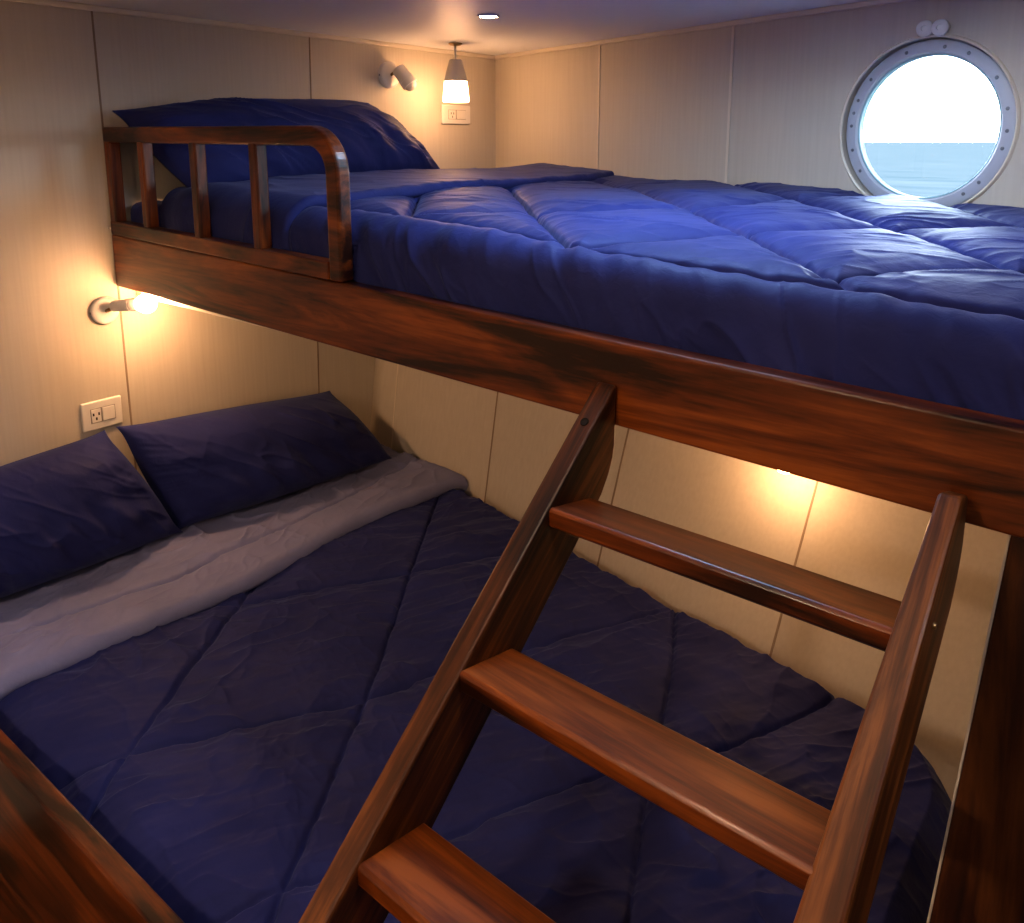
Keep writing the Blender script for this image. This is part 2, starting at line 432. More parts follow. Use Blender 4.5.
def strip_low(name, x, w, mat, dx=0.0):
    zs = np.linspace(0.3, 1.255, 18); v = []; f = []
    for z in zs:
        xx = x + dx * (z - 0.65)
        for d in (-w / 2, w / 2):
            y = float(low_y(xx + d, max(z, 0.35)))
            v.append((xx + d, y - 0.0015, z)); v.append((xx + d, y + 0.001, z))
    for i in range(len(zs) - 1):
        a = i * 4; b = a + 4
        f += [(a, a + 2, b + 2, b), (a + 1, b + 1, b + 3, a + 3), (a, b, b + 1, a + 1), (a + 2, a + 3, b + 3, b + 2)]
    return structure(link_mesh(name, v, f, mat))
strip_low('trim_5', -1.447, 0.0045, M_SEAM)
strip_low('trim_6', -0.991, 0.0045, M_SEAM)
strip_low('trim_7', -0.520, 0.0045, M_SEAM)
strip_low('trim_8', -1.885, 0.005, M_TRIM)

# small cornice under the ceiling
structure(box('trim_9', (-2.0, -1.986, -1.5, 2.335, ZC - 0.013, ZC), M_TRIM, bv=0.003))
def hull_cornice():
    v = []
    for s in (0.0, 3.0):
        for off, z in ((0, ZC - 0.013), (0.013, ZC - 0.013), (0.013, ZC), (0, ZC)):
            q = H0 + HU * s + HN * off; v.append((q.x, q.y, z))
    return structure(link_mesh('trim_10', v, [(0, 1, 2, 3), (7, 6, 5, 4), (0, 4, 5, 1), (1, 5, 6, 2), (2, 6, 7, 3), (3, 7, 4, 0)], M_TRIM))
bevel(hull_cornice(), 0.003)

# ------------------------------------------------------------------ porthole
W1 = structure(thing('window_1', 'round porthole with grey painted ring looking out on the sea', 'porthole', WC))
def ring_obj(name, prof, mat, n=96):
    return lathe(name, prof, mat, W1, WC, HN, n=n, closed=True)
ring_obj('window_frame', [(R_OPEN, -0.034), (R_OPEN, -0.012), (R_OPEN + 0.004, -0.007), (R_RING - 0.005, -0.007), (R_RING, -0.011), (R_RING, -0.024), (R_RING + 0.0049, -0.025), (R_RING + 0.0049, -0.034)], M_FRAME)
ring_obj('inner_rim', [(R_OPEN - 0.004, -0.030), (R_OPEN - 0.004, -0.014), (R_OPEN - 0.002, -0.012), (R_OPEN, -0.012), (R_OPEN, -0.030)], plain('aqua_gasket', (0.30, 0.50, 0.58), rough=0.5))
ring_obj('outer_bead', [(R_RING + 0.0045, 0.0), (R_RING + 0.0045, 0.003), (R_RING + 0.008, 0.005), (R_RING + 0.011, 0.003), (R_RING + 0.012, 0.0)], M_TRIM)
lathe('pane', [(0.0, -0.024), (R_OPEN - 0.002, -0.024), (R_OPEN - 0.002, -0.020), (0.0, -0.020)], M_GLASS, W1, WC, HN, n=64)
UPV = Vector((0, 0, 1))
for deg in (12, 35, 62, 80, 108, 140, 158, 168, 178, 197, 215, 305, 318, 345, 357):
    a = math.radians(deg); p = WC + (HU * math.cos(a) + UPV * math.sin(a)) * (R_RING - 0.014) - HN * 0.0072
    lathe('screw', [(0.0, 0.0025), (0.003, 0.002), (0.0042, 0.0)], M_BOLT, W1, p, HN, n=12)
for da, ds in ((92.5, 0), (83.5, 1)):
    a = math.radians(da); p = WC + (HU * math.cos(a) + UPV * math.sin(a)) * (R_RING + 0.022)
    lathe('hinge_knob', [(0.0, 0.0), (0.010, 0.0), (0.010, 0.008), (0.0165, 0.009), (0.0175, 0.013), (0.0165, 0.020), (0.012, 0.024), (0.006, 0.0245), (0.0055, 0.021), (0.0, 0.021)], M_WHITE_M, W1, p, HN + HU * 0.25, n=24)
hb = WC + UPV * (R_RING + 0.018) + HU * 0.008 + HN * 0.008
lathe('hinge_pin', [(0.0, -0.03), (0.005, -0.03), (0.005, 0.03), (0.0, 0.03)], M_CHROME, W1, hb, HU, n=12)

pl = portal('porthole_portal', WC - HN * 0.068, (0, 0, 0), 0.31, 0.31)
pl.rotation_euler = (-HN).to_track_quat('Z', 'Y').to_euler()
# deck hatch added out of view over the upper bunk to bring in cool daylight
W2 = structure(thing('added_hatch', 'added square deck hatch, out of view in the ceiling over the upper bunk, for daylight', 'hatch', ((HX0 + HX1) / 2, (HY0 + HY1) / 2, ZC)))
for q in ((HX0 - 0.03, HX1 + 0.03, HY0 - 0.03, HY0), (HX0 - 0.03, HX1 + 0.03, HY1, HY1 + 0.03), (HX0 - 0.03, HX0, HY0, HY1), (HX1, HX1 + 0.03, HY0, HY1)):
    box('window_frame', (*q, ZC - 0.012, ZC), M_FRAME, W2, 0.003)
box('pane', (HX0 + 0.001, HX1 - 0.001, HY0 + 0.001, HY1 - 0.001, ZC + 0.044, ZC + 0.050), M_GLASS, W2)

# sea outside
sea = link_mesh('sea', [(-9000, 3.2, 0), (9000, 3.2, 0), (9000, 14000, 0), (-9000, 14000, 0)], [(0, 1, 2, 3)], M_SEA, mat_world=Matrix.Translation((0, 0, -2.2)))
sea['kind'] = 'structure'; sea['label'] = 'pale blue open sea beyond the porthole'; sea['category'] = 'sea'

# ------------------------------------------------------------------ upper bunk frame
BY = 0.887
def ztop(x): return 1.427 - 0.0271 * (x + 2.0)
def zbot(x): return 1.299 - 0.0187 * (x + 2.0)
XB1 = 0.95
bunk = thing('bunk_bed', 'varnished wooden upper bunk with long side board and rounded guard rail', 'bunk bed', (-1.99, BY, 1.30))
def side_board():
    v = []
    for x in (-1.9985, XB1):
        v += [(x, BY, zbot(x)), (x, BY + 0.034, zbot(x)), (x, BY + 0.034, ztop(x)), (x, BY, ztop(x))]
    return bevel(link_mesh('side_board', v, [(0, 1, 2, 3), (7, 6, 5, 4), (0, 4, 5, 1), (1, 5, 6, 2), (2, 6, 7, 3), (3, 7, 4, 0)], M_WOOD, bunk), 0.004, 3)
side_board()
def base_panel():
    v = []
    for z in (1.268, 1.290):
        for x, y in ((-1.995, BY + 0.046), (XB1, BY + 0.046), (XB1, float(low_y(XB1, 1.262)) - 0.01), (-0.5, float(low_y(-0.5, 1.262)) + 0.02), (-1.2, float(low_y(-1.2, 1.262)) + 0.015), (-1.995, 1.75)):
            v.append((x, y, z))
    n = 6
    return link_mesh('base_panel', v, [tuple(range(n))[::-1], tuple(range(n, 2 * n))] + [(i, (i + 1) % n, n + (i + 1) % n, n + i) for i in range(n)], M_TRIM, bunk)
base_panel()
# guard rail
GY0, GY1 = BY, BY + 0.030
def guard_rail():
    # top rail runs into the rounded corner and the end post: one bent piece
    zt0 = 1.685; x0 = -1.9985; xr = -1.118; r_out = 0.085; w = 0.036
    out = [(x0, zt0)]; inn = [(x0, zt0 - w)]
    n = 10; cx = xr - r_out; zt1 = zt0 - 0.006; cz = zt1 - r_out
    for i in range(n + 1):
        a = math.pi / 2 * (1 - i / n); out.append((cx + r_out * math.cos(a), cz + r_out * math.sin(a)))
        ri = r_out - w; inn.append((cx + ri * math.cos(a), cz + ri * math.sin(a)))
    zb = ztop(xr) + 0.001
    out.append((xr, zb)); inn.append((xr - w, zb))
    m = len(out); bm = bmesh.new(); vv = []
    for k in range(m):
        vv.append([bm.verts.new((p[0], y, p[1])) for p, y in ((out[k], GY0), (out[k], GY1), (inn[k], GY1), (inn[k], GY0))])
    for k in range(m - 1):
        for q in range(4):
            bm.faces.new((vv[k][q], vv[k][(q + 1) % 4], vv[k + 1][(q + 1) % 4], vv[k + 1][q]))
    bm.faces.new(vv[0]); bm.faces.new(vv[-1])
    o = link_bm('guard_rail', bm, M_WOOD, bunk); bevel(o, 0.006, 3); return o
guard_rail()
def rail_low():
    v = []
    for x in (-1.9985, -1.155):
        v += [(x, GY0, ztop(x) + 0.001), (x, GY1 + 0.003, ztop(x) + 0.001), (x, GY1 + 0.003, ztop(x) + 0.034), (x, GY0, ztop(x) + 0.034)]
    return bevel(link_mesh('lower_rail', v, [(0, 1, 2, 3), (7, 6, 5, 4), (0, 4, 5, 1), (1, 5, 6, 2), (2, 6, 7, 3), (3, 7, 4, 0)], M_WOOD, bunk), 0.003)
rail_low()
for px in (-1.983, -1.822, -1.597, -1.376):
    w = 0.026 if px > -1.95 else 0.030
    zl = ztop(px) + 0.032; zh = 1.652
    mw = Matrix.Translation((px, GY0 + 0.001, zl)) @ Matrix(((0, 1, 0, 0), (0, 0, 1, 0), (1, 0, 0, 0), (0, 0, 0, 1)))
    prism('guard_post', [(-w / 2, 0), (w / 2, 0), (w / 2, 0.027), (-w / 2, 0.027)], zh - zl, M_WOOD, bunk, mw, 0.004, 2)
lathe('screw', [(0.0, 0.003), (0.004, 0.002), (0.005, 0.0)], M_STEEL, bunk, (-1.996, BY - 0.004, 1.444), (0.4, -1, 0), n=12)

# ------------------------------------------------------------------ upper mattress and bedding
def zu(x, y): return 1.465 - 0.035 * x + 0.035 * (y - 0.95) - 0.026 * smooth(1.3, 2.1, np.asarray(y)) * smooth(-0.8, -1.25, np.asarray(x))
def far_y(x): return hull_y(x) - 0.012
def sheet_section(x0, x1, nx, nt, yfront, rad, drop, zfun, disp, name, mat, parent, zend=None, lift=0.0):
    """cover lying on the mattress from the hull wall to the front, rolling over and down the front side"""
    xs = np.linspace(x0, x1, nx); X = np.zeros((nx, nt)); Y = np.zeros((nx, nt)); Z = np.zeros((nx, nt)); NY = np.zeros((nx, nt)); NZ = np.zeros((nx, nt)); T = np.zeros((nx, nt)); FL = np.zeros((nx, nt))
    t = np.linspace(0, 1, nt)
    for i, x in enumerate(xs):
        yb = far_y(x); yc = yfront + rad; Lf = yb - yc; La = rad * math.pi / 2; L = Lf + La + drop
        s = t * L
        # denser towards the roll
        flat = s <= Lf; arc = (s > Lf) & (s <= Lf + La); dn = s > Lf + La
        a = np.clip((s - Lf) / rad, 0, math.pi / 2)
        y = np.where(flat, yb - s, yc - rad * np.sin(a)); zc = zfun(x, np.where(flat, y, yc)) + lift
        z = np.where(flat, zc, zc - rad * (1 - np.cos(a))); z = np.where(dn, z - (s - Lf - La), z)
        X[i] = x; Y[i] = y; Z[i] = z; NY[i] = -np.sin(a); NZ[i] = np.cos(a); T[i] = yc - (s - Lf) * 1.0; FL[i] = np.where(flat, y, yc - (s - Lf))
    D = disp(X, FL)
    return grid_mesh(name, X, Y + NY * D, Z + NZ * D, mat, parent)

matt_u = thing('mattress', 'navy sheeted mattress inside the upper bunk behind the guard rail', 'mattress', (-1.98, 0.94, 1.292))
def upper_mattress():
    def d(X, V): return 0.004 * fbm(X * 6, V * 6, 31, 3) + 0.003 * crease(X, V, 5, 32) - 0.018 * np.exp(-(X + 1.990) / 0.008) - 0.035 * smooth(-1.87, -1.81, X)
    sheet_section(-1.990, 0.55, 300, 140, 0.926, 0.026, 0.075, lambda x, y: zu(x, y) - 0.030, d, 'mattress_body', M_MATT, matt_u)
upper_mattress()

comf_u = thing('comforter', 'blue quilted comforter spread over the upper bunk, its top folded back', 'comforter', (-1.3, 0.945, 1.40))
US = [curve(c, 6) for c in (
    [(-1.105, 1.035), (-1.20, 1.14), (-1.32, 1.27)],
    [(-1.32, 1.60), (-0.946, 1.223), (-0.696, 0.985)],
    [(-1.32, 2.02), (-0.746, 1.474), (-0.535, 1.258), (-0.281, 0.978)],
    [(-0.95, 2.08), (-0.872, 1.999), (-0.646, 1.78), (-0.364, 1.49), (-0.148, 1.228), (0.05, 1.01)],
    [(-0.45, 2.0), (-0.399, 1.951), (-0.259, 1.738), (-0.05, 1.50), (0.3, 1.15)],
    [(-1.33, 1.03), (-1.110, 1.040), (-0.920, 1.032), (-0.722, 0.998), (-0.542, 0.986), (-0.281, 0.978), (-0.1, 0.975), (0.5, 0.975)],
    [(-1.122, 1.060), (-0.946, 1.223), (-0.850, 1.350), (-0.761, 1.461), (-0.646, 1.780), (-0.52, 1.98)],
    [(-0.687, 0.985), (-0.535, 1.258), (-0.373, 1.496), (-0.193, 1.653), (0.05, 1.80)],
    [(-0.327, 1.0), (-0.148, 1.228), (0.02, 1.42), (0.3, 1.7)])]
def upper_disp(X, V):
    d, arc = seg_dist(X, V, US)
    top = smooth(0.93, 1.02, V)
    h = 0.021 * (1 - np.exp(-d / 0.024)) - 0.010 * np.exp(-(d / 0.0055) ** 2) - 0.004
    h = h * (0.35 + 0.65 * top) + 0.012 * (1 - top)
    h = h + 0.0042 * np.exp(-d / 0.035) * perlin(arc * 32, d * 7, 41)
    h = h + 0.004 * fbm(X * 4.2, V * 4.2, 42, 3)
    # pulls running along the bed and long creases
    h = h + 0.004 * top * crease(X * 0.7 + V * 0.6, V * 1.9 - X * 0.9, 7.0, 43, 8) + 0.0024 * top * (0.35 + 0.65 * np.exp(-d / 0.06)) * fbm((0.55 * X + 0.83 * V) * 6, (0.83 * X - 0.55 * V) * 24, 48, 3)
    # drape folds on the front side
    fr = 1 - smooth(0.90, 1.03, V)
    h = h + fr * 1.3 * (0.009 * perlin(X * 6 + 0.5 * perlin(X * 3, V * 4, 3), V * 2.0, 44) + 0.006 * perlin(X * 19 + V * 7, V * 3.0 + X, 45) + 0.006 * crease(X * 1.4 + V * 0.8, V * 0.5, 9, 46, 8)) + 0.007 * np.exp(-((V - 0.965) / 0.045) ** 2) * perlin(X * 24 + V * 16, V * 6, 47) + fr * 0.005 * crease(X * 2.0 + V * 1.4, V * 0.7 + 3, 8, 49, 9)
    return h
sheet_section(-1.40, 0.55, 620, 460, 0.947, 0.050, 0.060, zu, upper_disp, 'cover', M_NAVY, comf_u)
def fold_x(V): return np.interp(V, [0.80, 1.077, 1.46, 1.96, 2.3], [-1.325, -1.320, -1.315, -1.345, -1.37])
def fold_flap():
    na, nt, r = 260, 420, 0.0135; x_back = -1.84
    yfront, rad, drop = 0.949, 0.048, 0.05
    A = np.linspace(0, 1, na); t = np.linspace(0, 1, nt); out = np.zeros((na, nt, 3))
    for j, tt in enumerate(t):
        # place across the bed on a reference section
        def place(x):
            yb = far_y(x) - 0.004; yc = yfront + rad; Lf = yb - yc; La = rad * math.pi / 2; s = tt * (Lf + La + drop)
            flat = s <= Lf; a = np.clip((s - Lf) / rad, 0, math.pi / 2); y = np.where(flat, yb - s, yc - rad * np.sin(a))
            z = np.where(flat, zu(x, y), zu(x, yc) - rad * (1 - np.cos(a))) - np.clip(s - Lf - La, 0, 9)
            return y, z, -np.sin(a), np.cos(a), np.where(flat, y, yc - (s - Lf))
        V0 = place(-1.3)[4]
        lead = float(fold_x(V0)) + 0.005 * float(perlin(float(V0) * 6, 1.0, 51)); La_ = r * math.pi; L = La_ + (lead - r - x_back)
        s = np.where(A < 0.12, A / 0.12 * La_, La_ + (A - 0.12) / 0.88 * (L - La_))
        a = np.clip(s / r, 0, math.pi); x = np.where(s < La_, lead - r + r * np.sin(a), lead - r - (s - La_)); off = r - r * np.cos(a)
        y, z, ny, nz, V = place(x)
        tail = smooth(-1.82, -1.70, x); top = smooth(0.3, 1.0, a / math.pi)
        off = 0.004 + off * (0.35 + 0.65 * tail) + top * (0.005 * fbm(x * 5, V * 5, 52, 3) + 0.004 * crease(x, V, 6, 53, 8) + 0.003 * np.exp(-(lead - x) / 0.05) * perlin(x * 9, V * 30, 54))
        out[:, j, 0] = x; out[:, j, 1] = y + ny * off; out[:, j, 2] = z + nz * off
    grid_mesh('folded_edge', out[..., 0], out[..., 1], out[..., 2], M_NAVY, comf_u)
fold_flap()

# ------------------------------------------------------------------ pillows
def pillow(name, label, BL, BR, TR, TL, thick_f, thick_b, seed, base, wr=1.0, group=None, bulge=0.035):
    BL, BR, TR, TL = [np.array(p, float) for p in (BL, BR, TR, TL)]
    n = 130; u = np.linspace(-1, 1, n); v = np.linspace(-1, 1, n); U, V = np.meshgrid(u, v, indexing='ij')
    t = thing(name, label, 'pillow', base, group)
    nrm = np.cross(BR - BL, TL - BL); nrm = nrm / np.linalg.norm(nrm)
    if nrm[0] < 0: nrm = -nrm
    # the sides belly out a little between the corners
    Us = U * (1 + bulge * (1 - V ** 2) * np.abs(U) ** 2); Vs = V * (1 + bulge * 1.2 * (1 - U ** 2) * np.abs(V) ** 2)
    ear = 1 + 0.035 * np.abs(U * V) ** 9; Us = Us * ear; Vs = Vs * (1 + 0.05 * np.abs(U * V) ** 9)
    a = (Us + 1) / 2; b = (Vs + 1) / 2
    P = ((1 - a) * (1 - b))[..., None] * BL + (a * (1 - b))[..., None] * BR + (a * b)[..., None] * TR + ((1 - a) * b)[..., None] * TL
    prof = np.clip((1 - np.abs(U) ** 3.4), 0, 1) ** 0.55 * np.clip((1 - np.abs(V) ** 2.8), 0, 1) ** 0.55
    edge = np.minimum(1 - np.abs(U), 1 - np.abs(V))
    # folds fanning up from the lower corners, small gathers along the seams
    fan = np.exp(-((V + 0.55) / 0.55) ** 2) * perlin(U * 6.5 + 0.8 * V + seed, V * 0.9 + seed, seed + 2)
    fan2 = np.exp(-((np.abs(U) - 0.85) / 0.35) ** 2) * perlin(V * 3.2 + U + seed, U * 1.6, seed + 4)
    gath = np.exp(-edge / 0.10) * perlin(np.arctan2(V, U) * 14.0, edge * 2.5, seed + 3)
    cr = crease(U * 0.45 + seed, V * 0.16, 5.5, seed, 9)
    w = wr * (0.012 * fbm(U * 1.2 + seed, V * 1.2, seed + 1, 2) + 0.026 * fan + 0.018 * fan2 + 0.016 * gath + 0.010 * cr + 0.010 * crease(U * 0.9 + V * 0.35 + seed, V * 0.22, 5.0, seed + 7, 9)) * np.clip(edge / 0.12, 0, 1)
    out = []
    for side, th in ((1, thick_f), (-1, thick_b)):
        d = side * th * prof * (1 + 0.0 * U) + (w if side > 0 else -w * 0.4) * (0.4 + 0.6 * prof) + 0.0015 * side
        Q = P + d[..., None] * nrm
        out.append(Q)
    X = np.concatenate([out[0], out[1][::-1]], 0)
    o = grid_mesh('pillowcase', X[..., 0], X[..., 1], X[..., 2], M_NAVY, t)
    return t
pillow('pillow', 'blue pillow leaning on the wall at the head of the upper bunk',
       (-1.785, 1.005, 1.522), (-1.775, 1.815, 1.552), (-1.945, 1.665, 1.755), (-1.945, 0.908, 1.718), 0.105, 0.035, 11, (-1.86, 1.4, 1.52))
pillow('pillow', 'navy pillow in the lower bed corner, right of the wall outlet',
       (-1.86, 0.925, 0.684), (-1.785, 1.570, 0.686), (-1.945, 1.475, 0.888), (-1.945, 0.845, 0.952), 0.130, 0.035, 12, (-1.88, 1.2, 0.66))
pillow('pillow', 'navy pillow below the wall outlet, nearest the lower bed side board',
       (-1.875, 0.375, 0.682), (-1.84, 0.912, 0.686), (-1.945, 0.800, 0.952), (-1.945, 0.330, 0.915), 0.120, 0.035, 13, (-1.88, 0.65, 0.66))

# ------------------------------------------------------------------ lower bed
def edge_y(x): return 0.380 + 0.0365 * (x + 1.45)
bed = thing('double_bed', 'wooden lower bed base with plain side board along the aisle', 'bed frame', (-1.99, 0.36, 0.0))
def low_board():
    v = []
    for x in (-1.998, 0.2):
        e = edge_y(x); v += [(x, e - 0.030, 0.0), (x, e, 0.0), (x, e, 0.662), (x, e - 0.030, 0.662)]
    return bevel(link_mesh('side_board', v, [(0, 1, 2, 3), (7, 6, 5, 4), (0, 4, 5, 1), (1, 5, 6, 2), (2, 6, 7, 3), (3, 7, 4, 0)], M_WOOD, bed), 0.004, 3)
low_board()
v = []
for z in (0.05, 0.44):
    for x, yy in ((-1.995, edge_y(-1.995) + 0.004), (-0.2, edge_y(-0.2) + 0.004), (-0.2, float(low_y(-0.2, 0.35)) - 0.03), (-0.52, float(low_y(-0.52, 0.35)) - 0.03), (-1.447, float(low_y(-1.447, 0.35)) - 0.03), (-1.995, float(low_y(-1.995, 0.35)) - 0.03)):
        v.append((x, yy, z))
link_mesh('base_box', v, [tuple(range(6))[::-1], tuple(range(6, 12))] + [(i, (i + 1) % 6, 6 + (i + 1) % 6, 6 + i) for i in range(6)], M_WOODD, bed)

matt_l = thing('mattress', 'navy sheeted mattress of the lower bed under the comforter', 'mattress', (-1.98, 0.42, 0.442))
def lower_mattress():
    xs = np.linspace(-1.985, -0.24, 90); vs = np.linspace(0, 1, 60); X, Vv = np.meshgrid(xs, vs, indexing='ij')
    ya = edge_y(X) + 0.055; yb = low_y(X, 0.443) - 0.015; Y = ya + (yb - ya) * Vv
    e = np.minimum(np.minimum(Y - ya, yb - Y), np.minimum(X + 1.985, -0.24 - X)); Z = 0.443 + 0.155 * np.clip(e / 0.025, 0, 1) ** 0.4
    grid_mesh('mattress_body', X, Y, Z, M_MATT, matt_l)
lower_mattress()

comf_l = thing('comforter', 'dark navy quilted comforter over the lower bed with grey lining turned down', 'comforter', (-1.55, 0.45, 0.62))
LS = [curve(c, 6) for c in (
    [(-1.58, 1.60), (-1.534, 1.533), (-1.296, 1.197), (-1.036, 0.838), (-0.802, 0.471), (-0.76, 0.41)],
    [(-1.56, 0.97), (-1.508, 0.895), (-1.25, 0.508), (-1.19, 0.409)],
    [(-1.58, 0.73), (-1.529, 0.817), (-1.471, 0.890), (-1.296, 1.197), (-1.172, 1.421), (-1.07, 1.58)],
    [(-1.32, 0.394), (-1.246, 0.497), (-1.116, 0.711), (-1.036, 0.838), (-0.979, 1.003), (-0.91, 1.119), (-0.848, 1.257), (-0.75, 1.43), (-0.7, 1.52)],
    [(-0.75, 1.52), (-0.733, 1.455), (-0.652, 1.29), (-0.591, 1.142), (-0.520, 0.958), (-0.441, 0.782), (-0.30, 0.50)],
    [(-0.90, 0.40), (-0.720, 0.711), (-0.685, 0.806), (-0.604, 0.954), (-0.471, 1.138), (-0.353, 1.448)])]
def rrect(X, Y, x1):
    """inside distance to the comforter outline, its foot corner by the hull rounded off"""
    ya = edge_y(X) + 0.006; yb = low_y(X, 0.64) - 0.012
    R = 0.17
    dx = x1 - X; dy = yb - Y
    d = np.minimum(dx, dy)
    cx = (dx < R) & (dy < R)
    d = np.where(cx, R - np.hypot(R - dx, R - dy), d)
    return np.minimum(d, 9.0), Y - ya
def low_cover():
    xs = np.linspace(-1.62, -0.134, 600); vs = np.linspace(0, 1, 470); X, Vv = np.meshgrid(xs, vs, indexing='ij')
    ya = edge_y(X) + 0.006; yb = low_y(X, 0.62) - 0.006; Y = ya + (yb - ya) * Vv
    d, arc = seg_dist(X, Y, LS)
    e, en = rrect(X, Y, -0.134)
    Z = 0.640 + 0.012 * (1 - np.exp(-d / 0.030)) - 0.007 * np.exp(-(d / 0.0042) ** 2)
    Z = Z + 0.0045 * np.exp(-d / 0.05) * perlin(arc * 24, d * 9, 61) + 0.0025 * np.exp(-d / 0.02) * perlin(arc * 60, d * 12, 67)
    Z = Z + 0.006 * fbm(X * 3.2, Y * 3.2, 62, 3) + 0.006 * crease(X, Y * 0.75, 6.5, 63, 9) + 0.006 * crease(X * 0.55 + 3, Y * 1.2, 9.5, 64, 8) + 0.0035 * crease(X * 0.9 + Y * 0.5, Y * 1.2 + 5, 15, 66, 6) + 0.007 * fbm((0.53 * X + 0.85 * Y) * 5, (0.85 * X - 0.53 * Y) * 17, 68, 3) + 0.006 * crease((0.53 * X + 0.85 * Y) * 0.45, (0.85 * X - 0.53 * Y) * 1.3, 11, 69, 8)
    # near edge sags down behind the side board in loose bulges
    sag = 0.02 * perlin(X * 5, Y * 0, 65) + 0.05
    Z = Z - 0.055 * np.exp(-np.clip(en, 0, 9) / (sag * 0.8))
    Z = Z - 0.16 * (1 - np.clip((e + 0.03) / 0.075, 0, 1) ** 0.5)
    Y = np.minimum(Y, low_y(X, Z) - 0.004)
    grid_mesh('cover', X, Y, Z, M_NAVY, comf_l)
low_cover()
def low_lining():
    # turned-down strip: grey lining outwards, rounded leading edge at x ~ -1.53
    xs = np.linspace(0, 1, 220); vs = np.linspace(0, 1, 380); A, Vv = np.meshgrid(xs, vs, indexing='ij')
    y0, y1 = edge_y(-1.6) + 0.012, 1.655
    Y = y0 + (y1 - y0) * Vv
    lead = np.interp(Y, [0.36, 0.585, 0.907, 1.236, 1.669], [-1.565, -1.535, -1.512, -1.548, -1.520]) + 0.006 * perlin(Y * 7, Y * 0, 71)
    back = -1.955
    # cross-section: tuck under the leading edge then up and back
    r = 0.022; La = r * math.pi; Lf = lead - r - back; L = La + Lf
    s = A * L; a = np.clip(s / r, 0, math.pi)
    X = np.where(s < La, lead - r + r * np.sin(a), lead - r - (s - La)); Z0 = 0.640 + r - r * np.cos(a) 
    top = smooth(0, 1, (s - La * 0.6) / 0.06)
    mid = np.interp(Y, [0.465, 0.791, 1.12, 1.67], [-1.695, -1.648, -1.656, -1.725]) + 0.008 * perlin(Y * 6, Y * 0 + 3, 72)
    dm = np.abs(X - mid)
    h = -0.010 * np.exp(-(dm / 0.006) ** 2) + 0.006 * (1 - np.exp(-dm / 0.03)) - 0.006
    h = h + 0.007 * fbm(X * 5, Y * 4, 73, 3) + 0.010 * crease(X * 1.2, Y, 6.5, 74, 9) + 0.005 * crease(X * 1.4 + Y * 0.5, Y * 1.1, 11, 78, 8) + 0.0035 * np.exp(-dm / 0.03) * perlin(Y * 26, X * 7, 75)
    h = h + 0.009 * crease(X + 2, Y * 0.9, 5.0, 77, 11)
    Z = Z0 + h * top - 0.010 * smooth(-1.70, -1.86, X) * 1.0
    yl = low_y(X, Z) - 0.006
    Yc = np.minimum(Y, yl)
    Z = Z - 0.05 * np.exp(-(Yc - y0) / 0.02) - 0.02 * np.exp(-np.clip(yl - Yc, 0, 9) / 0.015)
    grid_mesh('turned_lining', X, Yc, Z, M_LINING, comf_l)
low_lining()

# ------------------------------------------------------------------ ladder
LSL = 0.835
def lf(y): return 1.209 + LSL * (y - 0.736)
lad = thing('bunk_ladder', 'dark varnished wooden ladder leaning against the upper bunk side board', 'ladder', (-0.35, -0.4, 0.0))
def stringer(x_in, x_out, top):
    yb0 = 0.736 - 1.209 / LSL                       # front edge meets the floor
    gap = 0.125
    yb1 = yb0 + gap / LSL
    prof = top + [(yb1, 0.0), (yb0, 0.0)]           # (y, z)
    # local frame: x along the ladder, y across the depth, z = world x
    d = Vector((0, 1, LSL)).normalized(); nn = Vector((0, -d.z, d.y))
    org = Vector((0.0, yb0, 0.0))
    loc = [((Vector((0, p[0], p[1])) - Vector((0, yb0, 0))).dot(d), (Vector((0, p[0], p[1])) - Vector((0, yb0, 0))).dot(nn)) for p in prof]
    n = len(loc); bm = bmesh.new()
    fin = x_in if callable(x_in) else (lambda y: x_in); fout = x_out if callable(x_out) else (lambda y: x_out)
    org.x = 0.0
    lo = [bm.verts.new((a, b, min(fin(p[0]), fout(p[0])))) for (a, b), p in zip(loc, prof)]; hi = [bm.verts.new((a, b, max(fin(p[0]), fout(p[0])))) for (a, b), p in zip(loc, prof)]
    bm.faces.new(lo); bm.faces.new(hi[::-1])
    for i in range(n): bm.faces.new((lo[i], lo[(i + 1) % n], hi[(i + 1) % n], hi[i]))
    zx = Vector((1, 0, 0))
    mw = Matrix(((d.x, nn.x, zx.x, org.x), (d.y, nn.y, zx.y, org.y), (d.z, nn.z, zx.z, org.z), (0, 0, 0, 1)))
    o = link_bm('stringer', bm, M_WOODD, lad, mat_world=mw); bevel(o, 0.0035, 2); return o
topL = [(0.874, lf(0.874)), (0.8855, 1.331), (0.8855, 1.245), (0.882, 1.228), (0.872, 1.207), (0.855, lf(0.855) - 0.125)]
topR = [(0.845, lf(0.845)), (0.852, 1.305), (0.8855, 1.296), (0.8855, 1.245), (0.882, 1.228), (0.872, 1.207), (0.855, lf(0.855) - 0.125)]
def right_in(y): return -0.146 - 0.055 * (0.86 - y)
def right_out(y): return -0.1245 - 0.014 * (0.86 - y)
stringer(-0.545, -0.575, topL); stringer(right_in, right_out, topR)
XL = -0.5465
nose = [(0.736, 1.208), (0.573, 1.0755), (0.423, 0.946)]
k = 0
while nose[-1][1] > 0.25:
    nose.append((nose[-1][0] - 0.1555, nose[-1][1] - 0.1300))
for (ny, nz) in nose:
    r = 0.006
    prof = [(0.000, -0.004), (0.0015, -0.0012), (0.005, 0.0), (0.092, -0.0185), (0.092, -0.043), (0.004, -0.0255), (0.0, -0.0215)]
    prism('tread', [(a, b) for a, b in prof], right_in(ny + 0.05) + 0.003 - XL, M_WOOD, lad, Matrix.Translation((XL, ny, nz)), 0.002, 2)
nd = Vector((0, -LSL, 1)).normalized()
